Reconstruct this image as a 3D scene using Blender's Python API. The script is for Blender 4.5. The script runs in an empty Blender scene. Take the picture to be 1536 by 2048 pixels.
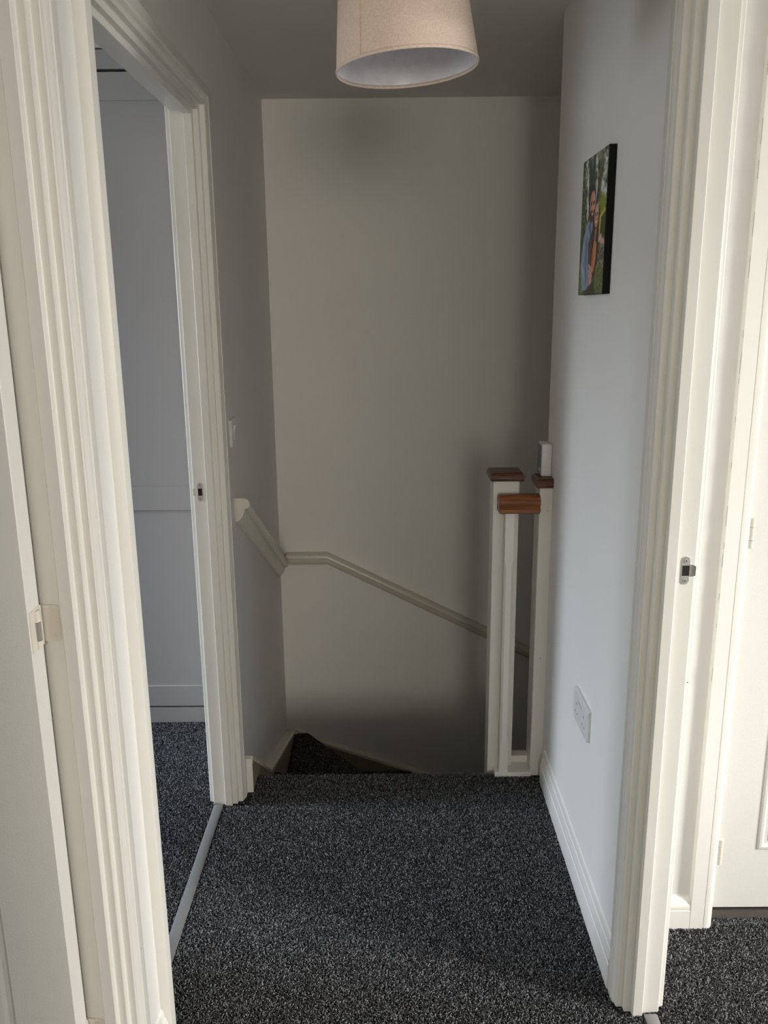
import bpy, bmesh, math, random
import numpy as np
from mathutils import Vector, Matrix

random.seed(7)
rng = np.random.default_rng(7)
C = bpy.context.scene.collection
SC = bpy.context.scene

# ------------------------------------------------------------------ camera
CAM_H = 1.55
f_px = 1662.69
pitch, yaw, roll = math.radians(13.791), math.radians(-0.2837), math.radians(0.5624)
cam_d = bpy.data.cameras.new('camera')
cam = bpy.data.objects.new('camera', cam_d)
C.objects.link(cam)
cy, sy, cp, sp = math.cos(yaw), math.sin(yaw), math.cos(pitch), math.sin(pitch)
fwd = Vector((sy * cp, cy * cp, -sp))
rgt0 = Vector((cy, -sy, 0))
dwn0 = fwd.cross(rgt0)
rgt = math.cos(roll) * rgt0 + math.sin(roll) * dwn0
dwn = -math.sin(roll) * rgt0 + math.cos(roll) * dwn0
m = Matrix.Identity(4)
for i in range(3):
    m[i][0], m[i][1], m[i][2] = rgt[i], -dwn[i], -fwd[i]
m[0][3], m[1][3], m[2][3] = 0, 0, CAM_H
cam.matrix_world = m
cam_d.sensor_fit = 'VERTICAL'
cam_d.sensor_height = 24.0
cam_d.lens = f_px / 2048 * 24.0
cam_d.clip_start = 0.02
SC.camera = cam

# ------------------------------------------------------------------ light
SC.view_settings.view_transform = 'Standard'
SC.view_settings.look = 'None'
SC.view_settings.gamma = 1.0
SC.view_settings.use_curve_mapping = False
SC.view_settings.exposure = 0.0
SC.cycles.use_denoising = True
SC.cycles.max_bounces = 14
SC.cycles.diffuse_bounces = 8
SC.cycles.glossy_bounces = 4
SC.cycles.sample_clamp_indirect = 4.0

world = bpy.data.worlds.new('sky')
SC.world = world
world.use_nodes = True
bg = world.node_tree.nodes['Background']
bg.inputs[0].default_value = (0.75, 0.85, 1.0, 1)
bg.inputs[1].default_value = 1.0


def daylight(name, loc, rot, sx, sz, watts, col):
    d = bpy.data.lights.new(name, 'AREA')
    d.shape = 'RECTANGLE'
    d.size, d.size_y = sx, sz
    d.energy = watts
    d.color = col
    o = bpy.data.objects.new(name, d)
    o.location = loc
    o.rotation_euler = rot
    C.objects.link(o)
    return o


R90 = math.pi / 2
# daylight coming in at the windows, plus an added low fill on the left: outside each opening, the first one as the sky patch beyond it
daylight('daylight_left_room', (-7.0, 2.37, 4.5), (0, -R90 + 0.40, 0), 4.4, 1.0, 1150, (0.74, 0.86, 1.0))
daylight('fill_left_room_low', (-3.66, 2.28, 1.50), (0, -R90, 0), 1.2, 1.0, 27, (0.90, 0.95, 1.0))  # added fill at the window plane, stands in for ground-bounced light
daylight('daylight_near_left_room', (-3.66, 0.20, 1.50), (0, -R90, 0), 1.2, 1.0, 9, (0.88, 0.94, 1.0))
daylight('daylight_right_room', (7.0, -1.16, 3.4), (0, R90 - 0.3, -0.40), 3.4, 1.2, 980, (1.0, 0.98, 0.94))
daylight('daylight_right_room_low', (3.26, 0.55, 1.50), (0, R90, 0), 1.2, 1.1, 42, (1.0, 0.97, 0.92))
daylight('daylight_rear', (0.575, -3.91, 1.65), (R90, 0, 0), 1.45, 1.2, 84, (1.0, 0.90, 0.77))


# ------------------------------------------------------------------ materials
def new_mat(name):
    mt = bpy.data.materials.new(name)
    mt.use_nodes = True
    nt = mt.node_tree
    b = nt.nodes['Principled BSDF']
    return mt, nt, b


def N(nt, t, **kw):
    n = nt.nodes.new(t)
    for k, v in kw.items():
        if k.startswith('i_'):
            n.inputs[k[2:].replace('_', ' ')].default_value = v
        else:
            setattr(n, k, v)
    return n


def ramp(nt, stops):
    r = nt.nodes.new('ShaderNodeValToRGB')
    e = r.color_ramp.elements
    while len(e) < len(stops):
        e.new(0.5)
    for el, (p, c) in zip(e, stops):
        el.position = p
        el.color = (*c, 1)
    return r


def paint(name, col, rough, bump=0.0, bscale=200.0, vary=0.03, chips=False):
    mt, nt, b = new_mat(name)
    tc = N(nt, 'ShaderNodeTexCoord')
    n1 = N(nt, 'ShaderNodeTexNoise', i_Scale=3.0, i_Detail=4.0)
    nt.links.new(tc.outputs['Object'], n1.inputs['Vector'])
    r = ramp(nt, [(0.3, tuple(c * (1 - vary) for c in col)), (0.7, tuple(min(1, c * (1 + vary)) for c in col))])
    nt.links.new(n1.outputs['Fac'], r.inputs['Fac'])
    out = r.outputs['Color']
    if chips:
        n3 = N(nt, 'ShaderNodeTexNoise', i_Scale=60.0, i_Detail=1.0)
        nt.links.new(tc.outputs['Object'], n3.inputs['Vector'])
        r3 = ramp(nt, [(0.84, (0, 0, 0)), (0.855, (1, 1, 1))])
        nt.links.new(n3.outputs['Fac'], r3.inputs['Fac'])
        mx = N(nt, 'ShaderNodeMix', data_type='RGBA')
        nt.links.new(r3.outputs['Color'], mx.inputs['Factor'])
        nt.links.new(out, mx.inputs['A'])
        mx.inputs['B'].default_value = (0.16, 0.11, 0.08, 1)
        out = mx.outputs['Result']
    nt.links.new(out, b.inputs['Base Color'])
    b.inputs['Roughness'].default_value = rough
    if bump:
        n2 = N(nt, 'ShaderNodeTexNoise', i_Scale=bscale, i_Detail=3.0)
        nt.links.new(tc.outputs['Object'], n2.inputs['Vector'])
        bp = N(nt, 'ShaderNodeBump', i_Strength=bump, i_Distance=0.002)
        nt.links.new(n2.outputs['Fac'], bp.inputs['Height'])
        nt.links.new(bp.outputs['Normal'], b.inputs['Normal'])
    return mt


def flat(name, col, rough=0.4, metal=0.0, spec=0.5):
    mt, nt, b = new_mat(name)
    tc = N(nt, 'ShaderNodeTexCoord')
    n1 = N(nt, 'ShaderNodeTexNoise', i_Scale=60.0, i_Detail=2.0)
    nt.links.new(tc.outputs['Object'], n1.inputs['Vector'])
    r = ramp(nt, [(0.3, tuple(c * 0.96 for c in col)), (0.7, tuple(min(1, c * 1.04) for c in col))])
    nt.links.new(n1.outputs['Fac'], r.inputs['Fac'])
    nt.links.new(r.outputs['Color'], b.inputs['Base Color'])
    b.inputs['Roughness'].default_value = rough
    b.inputs['Metallic'].default_value = metal
    b.inputs['Specular IOR Level'].default_value = spec
    return mt


def wood(name, dark, light, axis=0, scale=1.0):
    mt, nt, b = new_mat(name)
    tc = N(nt, 'ShaderNodeTexCoord')
    mp = N(nt, 'ShaderNodeMapping')
    s = [60 * scale] * 3
    s[axis] = 4 * scale
    mp.inputs['Scale'].default_value = s
    nt.links.new(tc.outputs['Object'], mp.inputs['Vector'])
    n1 = N(nt, 'ShaderNodeTexNoise', i_Scale=1.6, i_Detail=5.0, i_Distortion=0.6)
    nt.links.new(mp.outputs['Vector'], n1.inputs['Vector'])
    r = ramp(nt, [(0.36, dark), (0.52, tuple((a + c) / 2 for a, c in zip(dark, light))), (0.66, light)])
    nt.links.new(n1.outputs['Fac'], r.inputs['Fac'])
    nt.links.new(r.outputs['Color'], b.inputs['Base Color'])
    b.inputs['Roughness'].default_value = 0.38
    bp = N(nt, 'ShaderNodeBump', i_Strength=0.15, i_Distance=0.001)
    nt.links.new(n1.outputs['Fac'], bp.inputs['Height'])
    nt.links.new(bp.outputs['Normal'], b.inputs['Normal'])
    return mt


M = {}
M['wall'] = paint('wall_paint', (0.765, 0.75, 0.722), 0.6, 0.12, 320, 0.012)
M['ceiling'] = paint('ceiling_paint', (0.74, 0.73, 0.70), 0.8, 0.10, 300, 0.012)
M['trim'] = paint('cream_gloss_paint', (0.735, 0.718, 0.668), 0.34, 0.10, 70, 0.02, chips=True)
M['white_trim'] = paint('white_gloss_paint', (0.80, 0.785, 0.74), 0.2, 0.08, 70, 0.015)
M['door'] = paint('door_paint', (0.74, 0.73, 0.69), 0.42, 0.10, 260, 0.012)
M['string'] = paint('string_brown', (0.30, 0.25, 0.175), 0.45, 0.08, 70, 0.05)  # plain brown tone for the board faces, darker than their top strip
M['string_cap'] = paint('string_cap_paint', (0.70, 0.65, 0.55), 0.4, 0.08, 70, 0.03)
M['rail_paint'] = paint('beige_rail_paint', (0.66, 0.62, 0.53), 0.22, 0.06, 60, 0.03)
M['crack'] = flat('caulk_crack', (0.34, 0.33, 0.31), 0.9)
M['dark_sill'] = flat('brown_sill', (0.10, 0.085, 0.075), 0.6)
M['plastic'] = flat('white_plastic', (0.68, 0.675, 0.67), 0.3)
M['dark_plastic'] = flat('grey_plastic', (0.16, 0.16, 0.17), 0.5)
M['hole'] = flat('dark_recess', (0.012, 0.008, 0.007), 0.8)
M['steel'] = flat('brushed_steel', (0.60, 0.60, 0.58), 0.36, 0.8)
M['alu'] = flat('aluminium_strip', (0.27, 0.27, 0.27), 0.55, 0.4)
M['knuckle'] = flat('worn_steel', (0.42, 0.40, 0.36), 0.3, 0.6)
M['hinge'] = paint('painted_hinge', (0.70, 0.66, 0.58), 0.36, 0.08, 120, 0.02)
M['wood_dark'] = wood('dark_stained_pine', (0.045, 0.014, 0.005), (0.16, 0.050, 0.016))
M['wood_rail'] = wood('orange_stained_pine', (0.15, 0.050, 0.014), (0.36, 0.135, 0.040))
M['grey_board'] = paint('grey_wardrobe_board', (0.40, 0.385, 0.38), 0.5, 0.03, 200, 0.01)
M['shadow_gap'] = flat('black_gap', (0.006, 0.006, 0.007), 0.9)
M['canvas_edge'] = flat('black_canvas_edge', (0.006, 0.006, 0.007), 0.7, 0, 0.2)
M['cord'] = flat('white_cord', (0.75, 0.75, 0.73), 0.5)
M['bulb'] = flat('pearl_bulb', (0.85, 0.85, 0.82), 0.3)
M['lining'] = flat('lavender_white_lining', (0.82, 0.81, 0.86), 0.2)
M['logo'] = flat('white_logo', (0.85, 0.85, 0.85), 0.4)

# linen
mt, nt, b = new_mat('beige_linen')
tc = N(nt, 'ShaderNodeTexCoord')
w1 = N(nt, 'ShaderNodeTexNoise', i_Scale=1.0, i_Detail=3.0)
mp1 = N(nt, 'ShaderNodeMapping')
mp1.inputs['Scale'].default_value = (160, 160, 900)
nt.links.new(tc.outputs['Object'], mp1.inputs['Vector'])
nt.links.new(mp1.outputs['Vector'], w1.inputs['Vector'])
w2 = N(nt, 'ShaderNodeTexNoise', i_Scale=1.0, i_Detail=3.0)
mp2 = N(nt, 'ShaderNodeMapping')
mp2.inputs['Scale'].default_value = (900, 900, 120)
nt.links.new(tc.outputs['Object'], mp2.inputs['Vector'])
nt.links.new(mp2.outputs['Vector'], w2.inputs['Vector'])
ad = N(nt, 'ShaderNodeMath', operation='ADD')
nt.links.new(w1.outputs['Fac'], ad.inputs[0])
nt.links.new(w2.outputs['Fac'], ad.inputs[1])
r = ramp(nt, [(0.35, (0.66, 0.525, 0.44)), (0.62, (0.83, 0.69, 0.59))])
hf = N(nt, 'ShaderNodeMath', operation='MULTIPLY')
hf.inputs[1].default_value = 0.5
nt.links.new(ad.outputs[0], hf.inputs[0])
nt.links.new(hf.outputs[0], r.inputs['Fac'])
nt.links.new(r.outputs['Color'], b.inputs['Base Color'])
b.inputs['Roughness'].default_value = 0.9
bpn = N(nt, 'ShaderNodeBump', i_Strength=0.25, i_Distance=0.0008)
nt.links.new(hf.outputs[0], bpn.inputs['Height'])
nt.links.new(bpn.outputs['Normal'], b.inputs['Normal'])
M['linen'] = mt

# carpet backing (also used on the stairs): heather of near black and pale fibres
mt, nt, b = new_mat('heather_carpet')
tc = N(nt, 'ShaderNodeTexCoord')
vo = N(nt, 'ShaderNodeTexVoronoi', i_Scale=260.0)
nt.links.new(tc.outputs['Object'], vo.inputs['Vector'])
sep = N(nt, 'ShaderNodeSeparateColor')
nt.links.new(vo.outputs['Color'], sep.inputs['Color'])
r = ramp(nt, [(0.0, (0.010, 0.010, 0.012)), (0.55, (0.024, 0.024, 0.027)), (0.85, (0.09, 0.09, 0.095)), (1.0, (0.22, 0.22, 0.22))])
nt.links.new(sep.outputs['Red'], r.inputs['Fac'])
nt.links.new(r.outputs['Color'], b.inputs['Base Color'])
b.inputs['Roughness'].default_value = 1.0
b.inputs['Specular IOR Level'].default_value = 0.1
bpn = N(nt, 'ShaderNodeBump', i_Strength=0.8, i_Distance=0.004)
bpn.invert = True
nt.links.new(vo.outputs['Distance'], bpn.inputs['Height'])
nt.links.new(bpn.outputs['Normal'], b.inputs['Normal'])
M['carpet'] = mt
# pile: one colour per tuft
mt, nt, b = new_mat('carpet_fibre')
at = N(nt, 'ShaderNodeAttribute', attribute_name='fibre')
nt.links.new(at.outputs['Color'], b.inputs['Base Color'])
b.inputs['Roughness'].default_value = 0.85
b.inputs['Specular IOR Level'].default_value = 0.25
M['fibre'] = mt


# ------------------------------------------------------------------ helpers
def link(name, bm, mat, parent=None, smooth=False, angle=None):
    bmesh.ops.recalc_face_normals(bm, faces=bm.faces)
    me = bpy.data.meshes.new(name)
    bm.to_mesh(me)
    bm.free()
    o = bpy.data.objects.new(name, me)
    C.objects.link(o)
    me.materials.append(M[mat])
    if smooth or angle:
        for p in me.polygons:
            p.use_smooth = True
        if angle:
            try:
                me.set_sharp_from_angle(angle=math.radians(angle))
            except Exception:
                pass
    if parent:
        o.parent = parent
        o.matrix_parent_inverse = parent.matrix_world.inverted()
    return o


def tag(o, label, cat=None, group=None, kind=None):
    o['label'] = label
    if cat:
        o['category'] = cat
    if group:
        o['group'] = group
    if kind:
        o['kind'] = kind
    return o


def empty(name, loc):
    o = bpy.data.objects.new(name, None)
    o.location = loc
    o.empty_display_size = 0.05
    C.objects.link(o)
    o.matrix_world = Matrix.Translation(loc)
    return o


def bx(bm, x0, x1, y0, y1, z0, z1, bev=0.0, seg=2):
    vs = [bm.verts.new((x, y, z)) for x in (x0, x1) for y in (y0, y1) for z in (z0, z1)]
    idx = [(0, 1, 3, 2), (4, 6, 7, 5), (0, 4, 5, 1), (2, 3, 7, 6), (0, 2, 6, 4), (1, 5, 7, 3)]
    fs = [bm.faces.new([vs[i] for i in q]) for q in idx]
    if bev:
        es = list({e for f in fs for e in f.edges})
        bmesh.ops.bevel(bm, geom=es, offset=bev, segments=seg, profile=0.6, affect='EDGES')
    return bm


def boxes(*bs, bev=0.0, seg=2):
    bm = bmesh.new()
    for q in bs:
        bx(bm, *q, bev=bev, seg=seg)
    return bm


def loft(rings, caps=True, closed=True):
    """rings: list of equally long lists of points"""
    bm = bmesh.new()
    vv = [[bm.verts.new(p) for p in rg] for rg in rings]
    n = len(rings[0])
    for a, c in zip(vv[:-1], vv[1:]):
        for i in range(n if closed else n - 1):
            j = (i + 1) % n
            bm.faces.new((a[i], a[j], c[j], c[i]))
    if caps:
        bm.faces.new(list(reversed(vv[0])))
        bm.faces.new(vv[-1])
    return bm


def lathe(profile, seg=48, center=(0, 0, 0), close=False):
    rings = []
    for k in range(seg):
        t = 2 * math.pi * k / seg
        rings.append([(center[0] + r_ * math.cos(t), center[1] + r_ * math.sin(t), center[2] + z) for r_, z in profile])
    bm = bmesh.new()
    vv = [[bm.verts.new(p) for p in rg] for rg in rings]
    n = len(profile)
    for k in range(seg):
        a, c = vv[k], vv[(k + 1) % seg]
        for i in range(n if close else n - 1):
            j = (i + 1) % n
            bm.faces.new((a[i], a[j], c[j], c[i]))
    bmesh.ops.remove_doubles(bm, verts=bm.verts, dist=1e-6)
    return bm


def cyl(bm, p, axis, r, h, seg=16, bev=0.0):
    """solid cylinder centred on p along axis 0/1/2"""
    rot = {0: Matrix.Rotation(R90, 4, 'Y'), 1: Matrix.Rotation(R90, 4, 'X'), 2: Matrix.Identity(4)}[axis]
    bmesh.ops.create_cone(bm, cap_ends=True, segments=seg, radius1=r, radius2=r, depth=h,
                          matrix=Matrix.Translation(p) @ rot)
    return bm


# ------------------------------------------------------------------ key dimensions (metres; the camera stands over x = 0, y = 0)
XL, XR = -0.494, 0.516            # landing faces of the side walls
WT = 0.086                        # partition thickness
XLr, XRr = XL - WT, XR + WT       # room faces
YF, YE, YS = 3.633, 2.647, 2.560  # far wall, end of the right wall, landing edge
ZC = 2.368
STOP_H = 2.052
FL, FR = -0.472, 0.503            # front faces of the architraves
D1 = (1.545, 2.374)               # left doorway beyond (stop faces)
D2 = (0.435, 1.264)               # near left doorway
D3 = (0.719, 1.548)               # right doorway
AO = 0.030                        # rough opening offset from the stop face
YB = -3.80                        # rear wall
XO, XP = -3.55, 3.15              # outer walls of the rooms
YW = 1.834                        # right room wall that holds the cupboard door


def struct(name, bm, mat, label, parent=None, **kw):
    o = link(name, bm, mat, parent, **kw)
    o['kind'] = 'structure'
    if not parent:
        o['label'] = label
    return o


# ---- floor with the stair well left open
fl = boxes((XO, XP, YB, 1.834, -0.20, -0.006), (XO, XLr + 0.02, 1.834, YF, -0.20, -0.006),
           (XLr + 0.02, XRr, 1.834, YS - 0.012, -0.20, -0.006))
floor = struct('floor', fl, 'carpet', 'dark grey heather carpeted floor of the landing and the rooms off it')
nz = bmesh.new()
prof = [(YS - 0.014, -0.006), (YS - 0.006, -0.010), (YS - 0.001, -0.018), (YS - 0.002, -0.026), (YS - 0.012, -0.034), (YS - 0.012, -0.205), (YS - 0.03, -0.205), (YS - 0.03, -0.006)]
nz = loft([[(x, y, z) for y, z in prof] for x in (XL, XR)])
link('carpeted_nosing', nz, 'carpet', floor)

# ---- ceiling
struct('ceiling', boxes((XO - 0.1, XP + 0.1, YB - 0.1, YF + 0.1, ZC, ZC + 0.12)), 'ceiling', 'plain white ceiling over the landing and stairwell')


# ---- walls
def wall_with_doors(x0, x1, y0, y1, z0, doors):
    bs = []
    y = y0
    for a, c in doors:
        bs.append((x0, x1, y, a - AO, z0, ZC))
        bs.append((x0, x1, a - AO, c + AO, STOP_H + AO, ZC))
        y = c + AO
    bs.append((x0, x1, y, y1, z0, ZC))
    return boxes(*bs)


wl = wall_with_doors(XLr, XL, YB, YF, -0.2, [D2, D1])
bx(wl, XLr, XL, YS - 0.03, YF, -2.7, -0.2)
struct('wall_left', wl, 'wall', 'white painted wall on the left of the landing and stairwell')
wr = wall_with_doors(XR, XRr, -0.35, YE, -0.2, [D3])
struct('wall_right', wr, 'wall', 'white painted wall on the right of the landing')
struct('wall_far', boxes((XLr, XP, YF, YF + 0.1, -2.7, ZC)), 'wall', 'white painted far wall at the turn of the stairs')
struct('wall_stairwell', boxes((XL + 0.046, XRr, YS - 0.13, YS - 0.031, -2.7, -0.2)), 'wall', 'wall under the landing edge, out of view')
struct('wall_stairwell_inner', boxes((XRr, XP, YE - 0.09, YE, -2.7, ZC)), 'wall', 'inner wall of the stairwell behind the right wall')
bm_ = boxes((XR, XRr, YS - 0.03, YE, -2.7, -0.2))
struct('wall_stairwell_corner', bm_, 'wall', 'wall corner below the half post, out of view')
struct('wall_stairwell_end', boxes((XP, XP + 0.1, YE - 0.09, YF + 0.1, -2.7, ZC)), 'wall', 'end wall of the stairwell out of view')
struct('floor_lower', boxes((XLr, XP, YS - 0.13, YF, -2.75, -2.7)), 'carpet', 'lower hall floor at the foot of the stairs')
W4 = (-0.15, 1.30, 1.03, 2.27)
struct('wall_rear', boxes((XO - 0.1, W4[0], YB - 0.1, YB, -0.2, ZC), (W4[1], XP + 0.1, YB - 0.1, YB, -0.2, ZC), (W4[0], W4[1], YB - 0.1, YB, -0.2, 1.03), (W4[0], W4[1], YB - 0.1, YB, 2.27, ZC)),
       'wall', 'white wall with a window behind the viewer')
struct('window_4', boxes((W4[0], W4[0] + 0.05, YB - 0.08, YB - 0.02, 1.03, 2.27), (W4[1] - 0.05, W4[1], YB - 0.08, YB - 0.02, 1.03, 2.27), (W4[0] + 0.05, W4[1] - 0.05, YB - 0.08, YB - 0.02, 1.03, 1.08), (W4[0] + 0.05, W4[1] - 0.05, YB - 0.08, YB - 0.02, 2.22, 2.27)),
       'white_trim', 'white window frame behind the viewer')
struct('wall_right_room_near', boxes((XR, XP, -0.43, -0.35, -0.2, ZC)), 'wall', 'near wall of the right room, out of view')
struct('wall_partition', boxes((XO, XLr, 1.366, 1.436, -0.2, ZC)), 'wall', 'partition between the two rooms on the left')
# cupboard wall of the right room, with its door opening
CD = (0.826, 1.590)               # cupboard door edges
struct('wall_cupboard', boxes((XRr, CD[0] - 0.02, YW, YW + 0.09, -0.2, ZC), (CD[1] + 0.02, XP, YW, YW + 0.09, -0.2, ZC),
                              (CD[0] - 0.02, CD[1] + 0.02, YW, YW + 0.09, 2.10, ZC), (CD[0] - 0.02, CD[1] + 0.02, YW + 0.12, YW + 0.14, -0.2, ZC)),
       'wall', 'white wall of the right room around the cupboard door')


# outer walls with a window each
def outer_wall(name, x0, x1, y0, y1, wins, label):
    bs = []
    y = y0
    for a, c, z0, z1 in wins:
        bs += [(x0, x1, y, a, -0.2, ZC), (x0, x1, a, c, -0.2, z0), (x0, x1, a, c, z1, ZC)]
        y = c
    bs.append((x0, x1, y, y1, -0.2, ZC))
    return struct(name, boxes(*bs), 'wall', label)


W1 = (1.75, 2.82, 0.88, 2.12)
W2 = (-0.32, 0.72, 0.88, 2.12)
W3 = (-0.02, 1.12, 0.88, 2.12)
outer_wall('wall_outer_left', XO - 0.1, XO, YB, YF, [W2, W1], 'outer wall with windows of the left rooms')
outer_wall('wall_outer_right', XP, XP + 0.1, YB, YW + 0.1, [W3], 'outer wall with the window of the right room')
struct('wall_left_room_end', boxes((XO, XLr, YF, YF + 0.1, -0.2, ZC)), 'wall', 'end wall of the left room behind the wardrobe')


def window(name, x, y0, y1, z0, z1, label):
    o = struct(name, boxes((x - 0.03, x + 0.03, y0, y0 + 0.05, z0, z1), (x - 0.03, x + 0.03, y1 - 0.05, y1, z0, z1),
                           (x - 0.03, x + 0.03, y0 + 0.05, y1 - 0.05, z0, z0 + 0.05), (x - 0.03, x + 0.03, y0 + 0.05, y1 - 0.05, z1 - 0.05, z1)),
               'white_trim', label)
    return o


window('window_1', XO - 0.05, *W1, 'white window frame of the far left room')
window('window_2', XO - 0.05, *W2, 'white window frame of the near left room')
window('window_3', XP + 0.05, *W3, 'white window frame of the right room')

# ------------------------------------------------------------------ door linings with moulded architraves
PROFILE = [(0.022, 0.078), (0.004, 0.078), (0.001, 0.0765), (0.0, 0.073), (0.0, 0.052), (0.0035, 0.0495), (0.0012, 0.0465), (0.0020, 0.0425),
           (0.0050, 0.0385), (0.0062, 0.0340), (0.0066, 0.0290), (0.0085, 0.0275), (0.0195, 0.0275), (0.0212, 0.0262), (0.0216, 0.0145), (0.0232, 0.0136),
           (0.0350, 0.0136), (0.0366, 0.0122), (0.0370, 0.0012), (0.0384, 0.0), (0.0580, 0.0), (0.0595, 0.0012), (0.0605, 0.0095), (0.0980, 0.0125),
           (0.1000, 0.0145), (0.1008, 0.0240), (0.1030, 0.0255), (0.1110, 0.0265), (0.1140, 0.0290), (0.1155, 0.036), (0.1170, 0.078), (0.108, 0.078),
           (0.108, AO), (0.022, AO)]


def door_frame(name, side, y0, y1, label):
    f0 = FL if side < 0 else FR
    sgn = -1 if side < 0 else 1
    P = [(f0 + sgn * u, a) for u, a in PROFILE]
    rings = [[(x, y1 + a, -0.004) for x, a in P], [(x, y1 + a, STOP_H + a) for x, a in P],
             [(x, y0 - a, STOP_H + a) for x, a in P], [(x, y0 - a, -0.004) for x, a in P]]
    return struct(name, loft(rings), 'trim', label, angle=28)


fr1 = door_frame('trim_1', -1, *D1, 'cream moulded frame of the doorway to the blue-carpeted room on the left')
fr2 = door_frame('trim_2', -1, *D2, 'cream moulded frame holding the open door at the left edge')
fr3 = door_frame('trim_3', 1, *D3, 'cream moulded frame of the bright doorway on the right')


# strike plates (fixed to the frames): rounded plate, lip, keep hole, two screws
def strike(frame, xc, yc, zc, side, dark_h=0.020):
    s = side            # lip points towards the room: -1 left, +1 right
    bm = bmesh.new()
    w, h = 0.0165, 0.057
    pts = []
    for k in range(9):
        t = math.pi * k / 8
        pts.append((xc + w / 2 * math.cos(t), zc + (h - w) / 2 + w / 2 * math.sin(t)))
    for k in range(9):
        t = math.pi + math.pi * k / 8
        pts.append((xc + w / 2 * math.cos(t), zc - (h - w) / 2 + w / 2 * math.sin(t)))
    th = 0.0022
    bm = loft([[(x, yc - th, z) for x, z in pts], [(x, yc + 0.002, z) for x, z in pts]])
    # curved lip
    lip = []
    for k in range(6):
        t = k / 5
        lip.append((xc + s * (0.006 + 0.013 * t), yc - th - 0.004 * t * t, 0.013 - 0.003 * t * t))
    fr = [bm.verts.new((x, y, zc + hh)) for x, y, hh in lip]
    fb = [bm.verts.new((x, y, zc - hh * 0.95)) for x, y, hh in lip]
    for i in range(5):
        bm.faces.new((fr[i], fr[i + 1], fb[i + 1], fb[i]))
    pl = link('strike_plate', bm, 'steel', frame)
    hb = boxes((xc - 0.0062, xc + 0.0078 if s > 0 else xc + 0.0062, yc - th - 0.0006, yc - th + 0.0005, zc - 0.0105, zc + 0.0105), bev=0.0004)
    link('keep_hole', hb, 'hole', pl)
    for dz in (0.0205, -0.0205):
        sb = bmesh.new()
        cyl(sb, (xc, yc - th - 0.0004, zc + dz), 1, 0.0045, 0.0016, 14)
        cyl(sb, (xc, yc - th - 0.0014, zc + dz), 1, 0.0030, 0.0008, 12)
        link('screw', sb, 'steel', pl)
        hb = bmesh.new()
        cyl(hb, (xc, yc - th - 0.0018, zc + dz), 1, 0.0014, 0.0008, 8)
        link('screw_slot', hb, 'hole', pl)
    return pl


strike(fr3, FR + 0.079, D3[1] + 0.0112, 1.044, 1)
strike(fr1, FL - 0.079, D1[1] + 0.0112, 1.030, -1)

# ------------------------------------------------------------------ doors
def panel_door(name, w, h, th, panels, label, mat='door'):
    """leaf in local space: hinge edge at x=0, leaf towards +x, front face at y=0 facing -y, back at y=th"""
    bm = boxes((0, w, 0, th, 0, h), bev=0.0015, seg=1)
    o = struct(name, bm, mat, label)
    for x0, x1, z0, z1 in panels:
        # moulded panel: raised ogee rim around a slightly raised field
        rings = []
        for d, y in ((0.0, 0.0), (0.004, -0.004), (0.010, -0.0045), (0.014, -0.001), (0.020, 0.0015), (0.026, -0.0008), (0.034, -0.0015)):
            rings.append([(x0 + d, y - 0.0002, z0 + d), (x1 - d, y - 0.0002, z0 + d), (x1 - d, y - 0.0002, z1 - d), (x0 + d, y - 0.0002, z1 - d)])
        bm = loft(rings, caps=False)
        bm.verts.ensure_lookup_table()
        bm.faces.new(bm.verts[-4:])
        link('door_panel', bm, mat, o)
    return o


def hinge(parent, p, leaf_to, mat, h=0.062, r=0.0052, leaf_w=0.034, leaf_h=None, screws=True):
    """knuckle standing at p, painted leaf running along +x*leaf_to on a face that looks towards -y"""
    n = 3
    hh = h / n
    kb = None
    for k in range(n):
        bm = bmesh.new()
        cyl(bm, (p[0], p[1], p[2] + (k - 1) * hh), 2, r * (1.0 if k != 1 else 0.96), hh - 0.0012, 16)
        o = link('hinge_knuckle', bm, mat, parent, angle=40)
    return o


# open door at the left edge, swung into the near left room
pn = []
for (z0, z1) in ((0.20, 0.78), (0.95, 1.53), (1.66, 1.86)):
    pn += [(0.072, 0.330, z0, z1), (0.430, 0.690, z0, z1)]
pn[0] = (0.072, 0.330, 0.17, 0.42)
pn[1] = (0.430, 0.690, 0.17, 0.42)
pn2 = [(0.072, 0.330, 0.17, 0.80), (0.430, 0.690, 0.17, 0.80), (0.10, 0.330, 0.95, 1.86), (0.430, 0.660, 0.95, 1.86)]
door1 = panel_door('door_1', 0.762, 2.02, 0.044, [], 'white painted door standing open at the left edge')
door1.location = (-0.5645, 1.2225, 0.012)
door1.scale = (-1, 1, 1)
bpy.context.view_layer.update()
for x0, x1, z0, z1 in ((0.106, 0.33, 0.10, 0.72), (0.43, 0.664, 0.10, 0.72), (0.13, 0.33, 0.92, 1.86), (0.43, 0.632, 0.92, 1.86)):
    rings = []
    for d, y in ((0.0, 0.0), (0.004, 0.0010), (0.012, 0.0012), (0.020, 0.0002), (0.030, -0.0004)):
        yy = 1.2225 + y - 0.0014
        rings.append([(-0.5645 - x0 - d, yy, z0 + d), (-0.5645 - x1 + d, yy, z0 + d), (-0.5645 - x1 + d, yy, z1 - d), (-0.5645 - x0 - d, yy, z1 - d)])
    bm = loft(rings, caps=False)
    bm.verts.ensure_lookup_table()
    bm.faces.new(bm.verts[-4:])
    link('door_panel', bm, 'door', door1)

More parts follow.
